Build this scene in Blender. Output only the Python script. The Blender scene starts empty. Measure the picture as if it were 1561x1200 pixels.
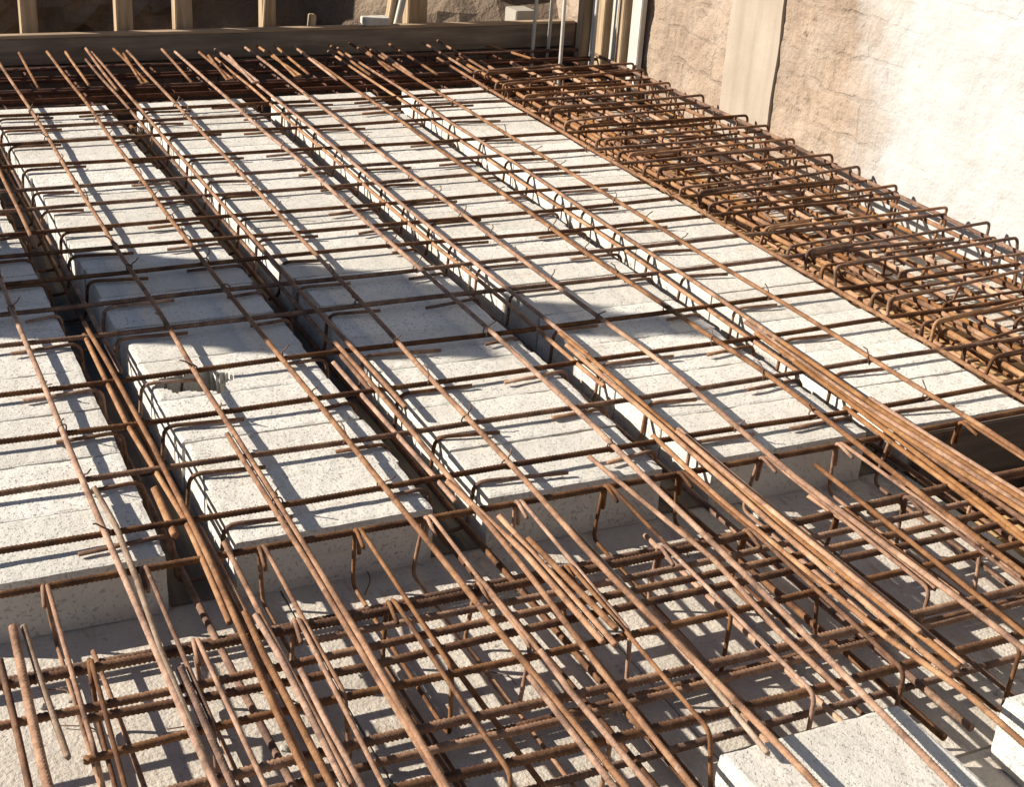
import bpy, bmesh, math, random
from mathutils import Vector, Matrix, noise
random.seed(7)
U = 4/3                     # metres per layout unit (the camera stands one unit above the top mesh of bars)
scn = bpy.context.scene
C = scn.collection
R_ = random.random
def rnd(a, b): return a + (b - a) * random.random()
def V(x, y, z): return Vector((x*U, y*U, z*U))

# ------------------------------------------------------------------ materials
def new_mat(name):
    m = bpy.data.materials.new(name); m.use_nodes = True
    nt = m.node_tree; nt.nodes.clear()
    out = nt.nodes.new('ShaderNodeOutputMaterial'); b = nt.nodes.new('ShaderNodeBsdfPrincipled')
    nt.links.new(b.outputs[0], out.inputs[0])
    return m, nt, b
class G:
    def __init__(s, nt): s.nt = nt
    def n(s, t, **kw):
        o = s.nt.nodes.new(t)
        for k, v in kw.items():
            if k.startswith('i_'):
                o.inputs[k[2:].replace('_', ' ')].default_value = v
            else: setattr(o, k, v)
        return o
    def l(s, a, b): s.nt.links.new(a, b)
    def coord(s, scale=(1,1,1), rand=True):
        tc = s.n('ShaderNodeTexCoord'); mp = s.n('ShaderNodeMapping'); mp.inputs['Scale'].default_value = scale
        s.l(tc.outputs['Object'], mp.inputs['Vector'])
        if rand:
            oi = s.n('ShaderNodeObjectInfo'); mu = s.n('ShaderNodeMath', operation='MULTIPLY'); mu.inputs[1].default_value = 37.0
            s.l(oi.outputs['Random'], mu.inputs[0])
            s.l(mu.outputs[0], mp.inputs['Location'])
        return mp.outputs[0]
    def noise(s, vec, scale, detail=4, rough=.55):
        o = s.n('ShaderNodeTexNoise'); o.inputs['Scale'].default_value = scale; o.inputs['Detail'].default_value = detail
        o.inputs['Roughness'].default_value = rough; s.l(vec, o.inputs['Vector']); return o.outputs['Fac']
    def ramp(s, fac, stops):
        o = s.n('ShaderNodeValToRGB'); e = o.color_ramp.elements
        while len(e) < len(stops): e.new(.5)
        for i, (p, c) in enumerate(stops):
            e[i].position = p; e[i].color = (c, c, c, 1) if isinstance(c, (int, float)) else (*c, 1)
        s.l(fac, o.inputs[0]); return o.outputs[0]
    def mix(s, fac, a, b, mode='MIX'):
        o = s.n('ShaderNodeMix', data_type='RGBA', blend_type=mode)
        for sock, v in ((o.inputs[0], fac), (o.inputs[6], a), (o.inputs[7], b)):
            if isinstance(v, (int, float)): sock.default_value = v
            elif isinstance(v, tuple): sock.default_value = (*v, 1)
            else: s.l(v, sock)
        return o.outputs[2]
    def math(s, op, a, b=0.0):
        o = s.n('ShaderNodeMath', operation=op)
        for sock, v in ((o.inputs[0], a), (o.inputs[1], b)):
            if isinstance(v, (int, float)): sock.default_value = v
            else: s.l(v, sock)
        return o.outputs[0]
    def bump(s, h, dist, strength=1.0, prev=None):
        o = s.n('ShaderNodeBump'); o.inputs['Distance'].default_value = dist; o.inputs['Strength'].default_value = strength
        s.l(h, o.inputs['Height'])
        if prev is not None: s.l(prev, o.inputs['Normal'])
        return o.outputs[0]

def rust(name, dark, mid, light, rough=.72):
    m, nt, b = new_mat(name); g = G(nt)
    v = g.coord()
    n1 = g.noise(v, 14, 5, .6); n2 = g.noise(v, 160, 4, .7)
    n4 = g.noise(v, 45, 5, .65)
    f = g.math('ADD', g.math('MULTIPLY', n1, .5), g.math('ADD', g.math('MULTIPLY', n2, .25), g.math('MULTIPLY', n4, .25)))
    col = g.ramp(f, [(.38, dark), (.5, mid), (.62, light)])
    scale_ = g.ramp(g.noise(v, 9, 5, .7), [(.57, 0.0), (.66, .75)]); col = g.mix(scale_, col, tuple(c*.8 for c in dark))
    dust = g.ramp(g.noise(v, 23, 5, .75), [(.63, 0.0), (.72, .55)]); col = g.mix(dust, col, (.36, .31, .255))
    oi = g.n('ShaderNodeObjectInfo')
    hv = g.n('ShaderNodeHueSaturation')
    g.l(g.math('ADD', g.math('MULTIPLY', oi.outputs['Random'], .55), .75), hv.inputs['Value'])
    g.l(g.math('ADD', g.math('MULTIPLY', oi.outputs['Random'], -.35), 1.12), hv.inputs['Saturation'])
    g.l(col, hv.inputs['Color']); g.l(hv.outputs[0], b.inputs['Base Color'])
    g.l(g.ramp(n2, [(.3, rough - .06), (.7, rough + .2)]), b.inputs['Roughness'])
    b.inputs['Specular IOR Level'].default_value = .25
    g.l(g.bump(g.math('ADD', n2, n4), .0016, .8), b.inputs['Normal'])
    return m
M = {}
M['bar'] = rust('rust_brown', (.10,.046,.024), (.235,.118,.06), (.38,.215,.12))
M['orange'] = rust('rust_orange', (.15,.068,.03), (.30,.148,.068), (.43,.25,.125))
M['dark'] = rust('rust_dark', (.065,.030,.017), (.14,.066,.033), (.26,.135,.064))
M['deep'] = rust('rust_shade', (.04,.017,.012), (.085,.033,.02), (.15,.065,.035))  # rust darkened in colour for the dimly lit back beam
M['grey'] = rust('rust_greyish', (.14,.09,.06), (.27,.185,.125), (.40,.31,.235), .55)
M['wire'] = rust('tie_wire_rust', (.07,.04,.03), (.14,.08,.05), (.25,.15,.09))

def block_mat():
    m, nt, b = new_mat('pumice_block'); g = G(nt)
    v = g.coord()
    n1 = g.noise(v, 7, 5); n2 = g.noise(v, 150, 3, .6); n3 = g.noise(v, 260, 3, .6)
    vo = g.n('ShaderNodeTexVoronoi'); vo.inputs['Scale'].default_value = 105; g.l(v, vo.inputs['Vector'])
    col = g.ramp(n1, [(.3, (.60,.565,.50)), (.55, (.69,.66,.60)), (.75, (.73,.705,.65))])
    pits = g.ramp(n2, [(.34, 0.0), (.42, 1.0)])
    cell = g.ramp(vo.outputs['Distance'], [(.1, .84), (.45, 1.0)])
    col = g.mix(.8, col, pits, 'MULTIPLY') if False else g.mix(pits, (.35,.325,.28), col)
    col = g.mix(.55, col, cell, 'MULTIPLY')
    big = g.ramp(g.noise(v, 62, 2, .5), [(.27, .5), (.33, 0.0)]); col = g.mix(big, col, (.22,.20,.17))
    st = g.ramp(g.noise(v, 3.2, 6, .7), [(.56, 0.0), (.74, .5)])
    col = g.mix(st, col, (.46,.41,.335))
    oi = g.n('ShaderNodeObjectInfo'); col = g.mix(g.math('MULTIPLY', oi.outputs['Random'], .6), col, (.50,.465,.40))
    rr = g.ramp(g.noise(g.coord((1.5, 14, 6)), 1.6, 4, .6), [(.64, 0.0), (.74, .45)]); col = g.mix(rr, col, (.34,.21,.12))
    g.l(col, b.inputs['Base Color']); b.inputs['Roughness'].default_value = .95
    h = g.math('ADD', g.math('MULTIPLY', pits, .6), g.math('ADD', g.math('MULTIPLY', n3, .5), g.math('MULTIPLY', g.noise(v, 38, 4, .6), 1.1)))
    g.l(g.bump(h, .003, .7), b.inputs['Normal'])
    return m
M['block'] = block_mat()

def ply_mat():
    m, nt, b = new_mat('formwork_board'); g = G(nt)
    v = g.coord(rand=False); vs = g.coord((2.2, 40, 8), rand=False)
    n1 = g.noise(v, 4, 6, .65); n2 = g.noise(vs, 4, 4); n3 = g.noise(v, 130, 3)
    col = g.ramp(n1, [(.3, (.38,.335,.28)), (.52, (.52,.47,.40)), (.75, (.60,.555,.485))])
    col = g.mix(g.ramp(n2, [(.4, .0), (.7, .3)]), col, (.52,.43,.34))
    sp = g.ramp(n3, [(.28, 1.0), (.36, 0.0)]); col = g.mix(g.math('MULTIPLY', sp, .7), col, (.25,.2,.16))
    sb = g.ramp(g.noise(v, 22, 5, .7), [(.62, 0.0), (.72, .7)]); col = g.mix(sb, col, (.40,.34,.28))
    rs = g.ramp(g.noise(g.coord((9, 2, 1), rand=False), 2.2, 5, .7), [(.58, 0.0), (.70, .6)]); col = g.mix(rs, col, (.30,.17,.09))
    kn = g.ramp(g.noise(v, 48, 4, .7), [(.62, 0.0), (.70, .6)]); col = g.mix(kn, col, (.17,.14,.11))
    g.l(col, b.inputs['Base Color']); b.inputs['Roughness'].default_value = .9
    g.l(g.bump(g.math('ADD', g.math('ADD', n3, g.math('MULTIPLY', g.noise(v, 30, 5, .7), 1.4)), g.math('MULTIPLY', n2, .6)), .004, .7), b.inputs['Normal'])
    return m
M['ply'] = ply_mat()

def timber(name, a, b_, c, sc=(30, 3, 30)):
    m, nt, b = new_mat(name); g = G(nt)
    v = g.coord(sc); v2 = g.coord()
    n1 = g.noise(v, 1.2, 5, .6); n2 = g.noise(v2, 5, 4)
    col = g.ramp(n1, [(.3, a), (.5, b_), (.7, c)])
    col = g.mix(g.ramp(n2, [(.45, 0.0), (.75, .5)]), col, tuple(x*.55 for x in b_))
    g.l(col, b.inputs['Base Color']); b.inputs['Roughness'].default_value = .85
    g.l(g.bump(n1, .002, .6), b.inputs['Normal'])
    return m
M['timber_x'] = timber('sawn_timber_lengthwise', (.22,.15,.09), (.34,.24,.15), (.45,.34,.22), (3, 30, 30))
M['timber_z'] = timber('sawn_timber_upright', (.24,.16,.09), (.38,.27,.16), (.50,.38,.25), (30, 30, 3))
M['timber_y'] = timber('ochre_plank', (.36,.20,.08), (.50,.30,.13), (.60,.40,.20), (30, 3, 30))
M['dark_timber'] = timber('shade_dark_timber', (.06,.045,.035), (.11,.08,.06), (.16,.12,.09), (3, 30, 30))  # timber coloured very dark to add shade in trench and side gap
M['mid_timber'] = timber('old_form_timber', (.12,.09,.065), (.19,.145,.105), (.28,.215,.155), (3, 30, 30))
M['rib_shade'] = timber('shade_rib_board', (.10,.08,.06), (.16,.13,.10), (.24,.20,.16), (30, 3, 30))  # rib floor colour darkened to deepen the shade between block rows
M['pale_board'] = timber('grey_weathered_board', (.36,.33,.28), (.50,.47,.41), (.62,.58,.52), (30, 30, 2))

def soil_mat():
    m, nt, b = new_mat('dug_soil'); g = G(nt); v = g.coord(rand=False)
    n1 = g.noise(v, 1.6, 6, .65); n2 = g.noise(v, 18, 6, .7)
    col = g.ramp(n1, [(.3, (.085,.06,.043)), (.52, (.20,.143,.10)), (.70, (.40,.30,.21))])
    col = g.mix(g.ramp(n2, [(.4, .0), (.7, .7)]), col, (.20,.15,.105))
    g.l(col, b.inputs['Base Color']); b.inputs['Roughness'].default_value = 1.0
    g.l(g.bump(n2, .05, .9), b.inputs['Normal'])
    return m
M['soil'] = soil_mat()

def wall_mat():
    m, nt, b = new_mat('rough_masonry'); g = G(nt)
    tc = g.n('ShaderNodeTexCoord'); sp = g.n('ShaderNodeSeparateXYZ'); g.l(tc.outputs['Object'], sp.inputs[0])
    v = g.coord(rand=False)
    wob = g.noise(v, 3.0, 5); wob2 = g.noise(v, 4.3, 5)
    cb = g.n('ShaderNodeCombineXYZ'); g.l(g.math('ADD', sp.outputs['Y'], g.math('MULTIPLY', wob2, .22)), cb.inputs[0])
    g.l(g.math('ADD', sp.outputs['Z'], g.math('MULTIPLY', wob, .17)), cb.inputs[1])
    br = g.n('ShaderNodeTexBrick'); g.l(cb.outputs[0], br.inputs['Vector']); br.inputs['Scale'].default_value = 1.0
    br.inputs['Brick Width'].default_value = .31; br.inputs['Row Height'].default_value = .135; br.inputs['Mortar Size'].default_value = .012
    br.inputs['Mortar Smooth'].default_value = .6; br.offset = .37
    br.inputs['Color1'].default_value = (1,1,1,1); br.inputs['Color2'].default_value = (.82,.82,.82,1); br.inputs['Mortar'].default_value = (.0,.0,.0,1)
    n1 = g.noise(v, 2.3, 6, .65); n2 = g.noise(v, 26, 5, .7); n3 = g.noise(v, 90, 3)
    col = g.ramp(n1, [(.3, (.235,.168,.118)), (.5, (.335,.25,.182)), (.7, (.43,.34,.262))])
    # smears of mortar hide much of the coursing
    smear = g.ramp(g.noise(v, 1.9, 5, .7), [(.42, .0), (.62, 1.0)])
    joint = g.math('MULTIPLY', br.outputs['Fac'], smear)
    col = g.mix(g.math('MULTIPLY', joint, .5), col, (.20,.145,.10))
    col = g.mix(.35, col, br.outputs['Color'], 'MULTIPLY') if False else col
    hole = g.ramp(g.noise(v, 15, 4, .7), [(.30, 1.0), (.37, 0.0)]); col = g.mix(g.math('MULTIPLY', hole, .8), col, (.13,.09,.06))
    stn = g.ramp(g.noise(g.coord((7, 7, 1.1), rand=False), 1.3, 5, .65), [(.52, 0.0), (.72, .55)]); col = g.mix(stn, col, (.21,.15,.105))
    # splashes of limewash and plaster, and glare painted white on the part nearer the camera
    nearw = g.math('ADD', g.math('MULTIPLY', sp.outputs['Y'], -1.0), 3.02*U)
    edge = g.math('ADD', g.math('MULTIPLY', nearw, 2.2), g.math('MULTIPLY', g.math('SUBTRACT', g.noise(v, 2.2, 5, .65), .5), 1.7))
    glare = g.ramp(edge, [(.0, 0.0), (.62, 1.0)])
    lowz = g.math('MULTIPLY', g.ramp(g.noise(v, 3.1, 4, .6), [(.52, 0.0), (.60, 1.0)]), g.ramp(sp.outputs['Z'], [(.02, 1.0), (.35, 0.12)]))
    glare_splash = g.math('MAXIMUM', glare, g.math('MULTIPLY', lowz, .8))
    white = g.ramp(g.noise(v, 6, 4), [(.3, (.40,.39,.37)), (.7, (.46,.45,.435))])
    col = g.mix(glare_splash, col, white)
    g.l(col, b.inputs['Base Color']); b.inputs['Roughness'].default_value = .95
    h = g.math('ADD', g.math('MULTIPLY', joint, -.25), g.math('ADD', n2, g.math('MULTIPLY', n3, .3)))
    h = g.math('ADD', g.math('MULTIPLY', h, g.math('SUBTRACT', 1.0, g.math('MULTIPLY', glare, .55))), g.math('MULTIPLY', g.noise(v, 9, 4), .9))
    g.l(g.bump(h, .014, .9), b.inputs['Normal'])
    return m
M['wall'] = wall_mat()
def conc(name, a, b_, streak=True):
    m, nt, b = new_mat(name); g = G(nt); v = g.coord(rand=False); vs = g.coord((14, 14, .9), rand=False)
    n1 = g.noise(v, 3, 6, .6); n2 = g.noise(vs, 1.0, 4); n3 = g.noise(v, 60, 4)
    col = g.ramp(n1, [(.3, a), (.7, b_)])
    if streak: col = g.mix(g.ramp(n2, [(.5, 0.0), (.75, .5)]), col, tuple(x*.68 for x in a))
    g.l(col, b.inputs['Base Color']); b.inputs['Roughness'].default_value = .9
    g.l(g.bump(g.math('ADD', n2, g.math('MULTIPLY', n3, .5)), .005, .6), b.inputs['Normal'])
    return m
M['conc'] = conc('board_marked_concrete', (.30,.24,.18), (.40,.335,.265))
M['plaster'] = conc('pale_mortar', (.70,.64,.56), (.80,.76,.70), False)
M['breeze'] = conc('grey_block', (.30,.27,.22), (.42,.38,.32), False)
M['steel'] = conc('weathered_steel', (.44,.41,.35), (.60,.56,.49))

# ------------------------------------------------------------------ helpers
def link(o, parent=None):
    C.objects.link(o)
    if parent is not None: o.parent = parent
    return o
def tag(o, label, cat, group=None, kind=None):
    o['label'] = label; o['category'] = cat
    if group: o['group'] = group
    if kind: o['kind'] = kind
    return o
def from_bm(name, bm, mat, loc=(0,0,0), parent=None, smooth=False):
    me = bpy.data.meshes.new(name); bm.to_mesh(me); bm.free(); me.materials.append(mat)
    if smooth:
        for p in me.polygons: p.use_smooth = True
    o = bpy.data.objects.new(name, me); o.location = loc
    return link(o, parent)
def thing(name, label, cat, loc, group=None):
    o = bpy.data.objects.new(name, None); o.location = loc; o.empty_display_size = .1; link(o)
    return tag(o, label, cat, group)
def add_box(bm, c, s, rot=None, bevel=0.0):
    M4 = Matrix.Translation(Vector(c)) @ (rot.to_4x4() if rot is not None else Matrix.Identity(4)) @ Matrix.Diagonal((*s, 1))
    r = bmesh.ops.create_cube(bm, size=1.0, matrix=M4)
    if bevel:
        es = list({e for v in r['verts'] for e in v.link_edges})
        bmesh.ops.bevel(bm, geom=es, offset=bevel, segments=2, affect='EDGES')
ORD = ['','first','second','third','fourth','fifth','sixth','seventh','eighth','ninth','tenth','eleventh','twelfth','thirteenth','fourteenth',
       'fifteenth','sixteenth','seventeenth','eighteenth','nineteenth','twentieth','twenty-first','twenty-second','twenty-third','twenty-fourth',
       'twenty-fifth','twenty-sixth','twenty-seventh','twenty-eighth','twenty-ninth','thirtieth','thirty-first','thirty-second']

def fillet(pts, r):
    out = [pts[0]]
    for a, p, c in zip(pts, pts[1:], pts[2:]):
        d1 = (a - p); d2 = (c - p); l = min(r, d1.length*.45, d2.length*.45)
        if d1.angle(-d2, 0) < .12: out.append(p); continue
        q1 = p + d1.normalized()*l; q2 = p + d2.normalized()*l
        for k in range(5):
            t = k/4; out.append(q1*(1-t)**2 + p*2*t*(1-t) + q2*t*t)
    out.append(pts[-1]); return out
def bar_mesh(name, pts, dia, ribs, wob=.0022, bend=.022, sides=8, pitch=None):
    """pts in metres relative to the object's origin; ribs = raised crescents as on deformed bar"""
    r = dia/2; pts = fillet([Vector(p) for p in pts], bend)
    step = (pitch or dia*.62)/2 if ribs else .11
    ring_c = []
    seed = Vector((rnd(0,99), rnd(0,99), rnd(0,99)))
    s0 = 0.0
    for a, b in zip(pts, pts[1:]):
        L = (b-a).length; n = max(1, int(L/step))
        for k in range(n):
            ring_c.append((a.lerp(b, k/n), s0 + L*k/n))
        s0 += L
    ring_c.append((pts[-1], s0))
    cs = []
    for p, s in ring_c:
        w = Vector((noise.noise(seed + Vector((s*1.7,0,0))), noise.noise(seed + Vector((0,s*1.7,0))), .6*noise.noise(seed + Vector((0,0,s*1.7)))))
        cs.append(p + w*wob*2)
    n = len(cs); verts = []; faces = []
    t0 = (cs[1]-cs[0]).normalized(); up = Vector((0,0,1)) if abs(t0.z) < .9 else Vector((1,0,0))
    N = (up - t0*up.dot(t0)).normalized(); prev = t0
    for i in range(n):
        t = (cs[min(i+1, n-1)] - cs[max(i-1, 0)]).normalized()
        N = (N - t*N.dot(t)); N = N.normalized() if N.length > 1e-6 else up
        B = t.cross(N)
        rr = r
        for k in range(sides):
            a = 2*math.pi*k/sides
            d = N*math.cos(a) + B*math.sin(a)
            side = abs(math.sin(a))
            q = rr
            off = 0
            if ribs:
                q = r*(1.0 + ((.24 if dia > .014 else .16 if dia > .0112 else .10) if i % 2 else (-.07 if dia > .0112 else -.03))) if side < .93 else r*1.1
                off = step*.9*math.cos(a)*(1 if math.sin(a) > 0 else -1)
            verts.append(cs[i] + d*q + t*off)
    for i in range(n-1):
        for k in range(sides):
            a = i*sides+k; b = i*sides+(k+1) % sides
            faces.append((a, b, b+sides, a+sides))
    faces.append(tuple(range(sides-1, -1, -1))); faces.append(tuple((n-1)*sides+k for k in range(sides)))
    me = bpy.data.meshes.new(name); me.from_pydata([v[:] for v in verts], [], faces); me.update()
    me.polygons.foreach_set('use_smooth', [True]*len(me.polygons))
    return me
def bar(name, pts_u, dia, mat, label, cat, group=None, ribs=False, parent=None, **kw):
    P = [V(*p) for p in pts_u]; o0 = P[0].copy()
    me = bar_mesh(name, [p - o0 for p in P], dia, ribs, **kw); me.materials.append(M[mat])
    o = bpy.data.objects.new(name, me); o.location = o0; link(o, parent)
    if label: tag(o, label, cat, group)
    return o

# tie wire: a small twisted loop used at crossings
def tie_mesh():
    bm = bmesh.new(); pts = []
    r = .0105
    for k in range(15):
        a = k/14*2*math.pi*1.12 + .4
        pts.append(Vector((r*math.cos(a), .002*math.sin(k*.9), r*1.05*math.sin(a))))
    pts += [Vector((.006, .004, .016)), Vector((.012, .007, .022)), Vector((.012, .016, .030))]
    return bar_mesh('tie_wire', pts, .0034, False, wob=0, bend=.001, sides=5)
TIES = []
for k in range(3):
    t_ = tie_mesh(); t_.materials.append(M['wire']); TIES.append(t_)
def ties(bar_obj, spots):
    for (x, y, z) in spots:
        o = bpy.data.objects.new('tie_wire', random.choice(TIES)); link(o, bar_obj)
        o.location = V(x, y, z) - bar_obj.location; o.rotation_euler = (rnd(-.4,.4), rnd(-.4,.4), rnd(0, 6.28))

# ------------------------------------------------------------------ layout numbers (layout units)
T = [1.685,1.838,1.996,2.155,2.345,2.485,2.63,2.765,2.90,3.05,3.18,3.35,3.545,3.69,3.80]
ROWS = [(-.305,-.02),(.07,.355),(.445,.73),(.815,1.105),(1.19,1.485),(1.58,1.83)]
RIBS = [.025,.40,.772,1.147,1.532]
ZP = -.108                  # formwork boards
ZB = -.02                   # block tops
ROWN = ['row outside left edge','leftmost block row','second block row from the left','third block row from the left',
        'fourth block row from the left','block row beside the wall cage']

# ------------------------------------------------------------------ ground, sky, formwork floor
bm = bmesh.new(); bmesh.ops.create_grid(bm, x_segments=60, y_segments=60, size=60)
for v in bm.verts: v.co.z += .25*noise.noise(v.co*.12)
g_ = from_bm('ground', bm, M['soil'], (0, 0, -3.0)); g_['kind'] = 'structure'

bm = bmesh.new()            # boards laid side by side, small gaps between
x = -.62
while x < 1.86:
    w = .375
    for (ya, yb) in ((.2,1.01),(1.014,1.86),(1.864,2.9),(2.904,3.94)):
        x2 = min(x+w-.003, 1.86)
        if x > 1.2 and 1.0 < ya < 1.8: x2 = 1.575
        if x2 - x < .02: continue
        add_box(bm, V((x+x2)/2, (ya+yb)/2, ZP-.009+rnd(-.0012,.0012)), ((x2-x)*U, (yb-ya)*U, .018*U))
    x += w
fl = from_bm('formwork_floor', bm, M['ply']); fl['kind'] = 'structure'
bm = bmesh.new()
for k in range(4):
    add_box(bm, V(1.912+k*.086, 2.1, ZP-.03+rnd(-.003,.003)), (.082*U, 4.2*U, .02*U), bevel=.003)
cf = from_bm('plank_floor', bm, M['timber_y']); cf['kind'] = 'structure'
bm = bmesh.new(); add_box(bm, V(2.33, 2.1, ZP-.03), (.24*U, 4.2*U, .02*U))
cf = from_bm('plank_floor_edge', bm, M['ply']); cf['kind'] = 'structure'
bm = bmesh.new(); add_box(bm, V(.9, 4.22, -.46), (3.15*U, .6*U, .02*U)); add_box(bm, V(.62, 3.945, -.29), (2.5*U, .02*U, .34*U))
add_box(bm, V(2.15, 3.945, -.3), (.55*U, .02*U, .3*U))
add_box(bm, V(1.72, 1.43, -.26), (.34*U, .9*U, .02*U)); add_box(bm, V(1.72, 1.875, -.30), (.3*U, .02*U, .36*U)); add_box(bm, V(1.567, 1.43, -.30), (.014*U, .84*U, .36*U)); add_box(bm, V(1.86, 1.43, -.30), (.014*U, .84*U, .36*U)); add_box(bm, V(1.72, 1.0, -.30), (.28*U, .014*U, .36*U))
tf = from_bm('trench_floor', bm, M['dark_timber']); tf['kind'] = 'structure'

bm = bmesh.new()
for xr in RIBS:
    y = 1.64
    while y < 3.93:
        y2 = min(y + rnd(.9, 1.3), 3.93)
        add_box(bm, V(xr + rnd(-.002,.002), (y+y2)/2, ZP+.0015), (.086*U, (y2-y-.004)*U, .006*U)); y = y2
rf = from_bm('rib_shade_strips', bm, M['rib_shade']); rf['kind'] = 'structure'  # dark strips added over the boards for rib shade
# ------------------------------------------------------------------ infill blocks
def block_mesh(w, l, h, seed, nx=22, ny=12, hole=None, chip=1.0):
    """rough block standing on z=0; top and sides as one skin, edges crumbled"""
    bm = bmesh.new(); S = Vector((seed*7.3, seed*3.1, seed*1.7))
    bmesh.ops.create_cube(bm, size=1.0, matrix=Matrix.Translation((0,0,.5)))
    for v in bm.verts: v.co = Vector((v.co.x*w, v.co.y*l, v.co.z*h))
    for axis, n in ((0, nx), (1, ny), (2, 6)):
        d = (w, l, h)[axis]; lo = (-w/2, -l/2, 0)[axis]
        for k in range(1, n):
            co = [0,0,0]; co[axis] = lo + d*k/n; no = [0,0,0]; no[axis] = 1
            geom = bm.verts[:] + bm.edges[:] + bm.faces[:]
            bmesh.ops.bisect_plane(bm, geom=geom, plane_co=co, plane_no=no)
    for v in bm.verts:
        c = v.co.copy()
        ex = min(w/2-abs(c.x), .05); ey = min(l/2-abs(c.y), .05); ez = min(h-c.z, .05)
        near = sorted((ex, ey, ez))
        crumble = 0
        if near[1] < .010:                                   # close to an edge: pull in
            crumble = chip*(.0016 + .005*max(0, noise.noise(S + c*13)) + .002*max(0, noise.noise(S + c*60)))*(1 - near[1]/.010)
        dirn = Vector((c.x/w*2, c.y/l*2, (c.z-h/2)/h*2))
        v.co -= Vector((math.copysign(1, c.x)*(1 if ex < .002 else 0), math.copysign(1, c.y)*(1 if ey < .002 else 0), 1 if ez < .002 else 0))*crumble
        v.co += Vector((noise.noise(S + c*35), noise.noise(S + c*35 + Vector((9,0,0))), noise.noise(S + c*35 + Vector((0,9,0)))))*.0010
    if hole:                                                 # broken through into the hollow core
        gone = []
        for f in bm.faces:
            c = f.calc_center_median()
            if c.z > h - .012 and f.normal.z > .5:
                if Vector(((c.x-hole[0])/hole[2], (c.y-hole[1])/hole[3])).length + .45*noise.noise(S + c*26) < 1: gone.append(f)
        bmesh.ops.delete(bm, geom=gone, context='FACES')
        rim = [e for e in bm.edges if e.is_boundary and all(v.co.z > h*.6 for v in e.verts)]
        for dz in (.022, hole[4]-.022):
            r = bmesh.ops.extrude_edge_only(bm, edges=rim)
            for v in [g for g in r['geom'] if isinstance(g, bmesh.types.BMVert)]:
                v.co.z -= dz; k_ = 1.0 if dz < .03 else 1.18
                v.co.x = hole[0] + (v.co.x-hole[0])*k_; v.co.y = max(-l/2+.012, min(l/2-.012, hole[1] + (v.co.y-hole[1])*k_))
            rim = [g for g in r['geom'] if isinstance(g, bmesh.types.BMEdge) and g.is_boundary]
    me = bpy.data.meshes.new('infill_block'); bm.to_mesh(me); bm.free(); me.materials.append(M['block'])
    return me
BL = .1525; BH = (ZB - ZP)
W0 = .287*U
fine = [block_mesh(W0, BL*U-.0012, BH*U, s, 40, 22, chip=.6) for s in range(5)]
coarse = [block_mesh(W0, BL*U-.0012, BH*U, s+20, chip=.22) for s in range(6)]
broken = block_mesh(W0, BL*U-.0012, BH*U, 3, 60, 34, hole=(-.085, -.03, .078, .060, .095))
first_block = None
for ri, (xa, xb) in enumerate(ROWS):
    for k in range(15):
        y = 1.632 + BL*(k+.5)
        if ri == 0 and k > 9: continue
        me = random.choice(fine if k < 5 else coarse)
        lab = 'pale pumice block, %s from the front, %s' % (ORD[k+1], ROWN[ri])
        if ri == 2 and k == 3:
            me = broken; lab = 'pale pumice block with a dark hole in its top, second row from left'
        o = bpy.data.objects.new('infill_block', me); link(o)
        o.location = V((xa+xb)/2 + rnd(-.004,.004), y + rnd(-.001,.001), ZP + rnd(-.0012,.0012))
        o.scale = ((xb-xa)/.287, 1, 1); o.rotation_euler = (rnd(-.006,.006), rnd(-.006,.006), rnd(-.008,.008) + (math.pi if R_() < .5 and me is not broken else 0))
        tag(o, lab, 'block', 'pale infill blocks laid in rows')
near_fine = [block_mesh(W0, .22*U, BH*U, s+50, 56, 44, chip=3.2) for s in range(3)]
for j, (xa, xb, ye, lab) in enumerate(((.44,.73,1.0,'pale block at the bottom edge, left of the speckled corner block'),
        (.812,1.066,1.035,'speckled white block at the bottom right corner under two crossing bars'),
        (1.19,1.48,1.0,'white block cut by the right edge of the photo near the bottom corner'))):
    for q in range(2):
        o = bpy.data.objects.new('infill_block', near_fine[(j+q) % 3]); link(o)
        o.location = V((xa+xb)/2, ye - .11 - .222*q, ZP + .001); o.scale = ((xb-xa)/.287, 1, 1); o.rotation_euler.z = rnd(-.015,.015)
        tag(o, lab if q == 0 else 'block below the frame edge, %s' % ('left of the corner block','under the corner block','at the right edge')[j], 'block', 'pale infill blocks of the near field')

# ------------------------------------------------------------------ cross bars over the blocks (bars running left to right)
crossbars = []
for k, y in enumerate(T):
    z = -.0052
    sl = rnd(-.004, .012)
    o = bar('cross_bar', [(-.36, y-sl*.3, z), (.4, y, z+rnd(-.001,.001)), (1.1, y+sl*.4, z-.001), (1.8, y+sl, z), (2.30+rnd(-.05,.08), y+sl*1.2, z+.004)],
            .0115 if k < 6 else .012, 'dark', 'dark rusty bar across all block rows, %s behind the front edge bar' % ORD[k+1], 'rebar',
            'dark bars lying across the block rows', ribs=(k < 6), wob=.0055)
    crossbars.append(o)
fe = bar('edge_bar', [(-.36,1.597,-.0105), (.4,1.593,-.010), (1.1,1.592,-.011), (1.8,1.597,-.010)], .0125, 'dark',
         'ribbed rusty bar along the top front edge of the block rows', 'rebar', None, ribs=True)

for y, d, nm in ((1.435,.055,'ochre timber joist in the dark gap at the right edge, nearer the blocks'),(1.235,.075,'ochre timber joist in the dark gap at the right edge, nearer the camera')):
    bm = bmesh.new(); add_box(bm, (0,0,0), (.285*U, d*U, .07*U), bevel=.004)
    tag(from_bm('timber_joist', bm, M['timber_y'], V(1.72, y, -.145)), nm, 'timber')
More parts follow.
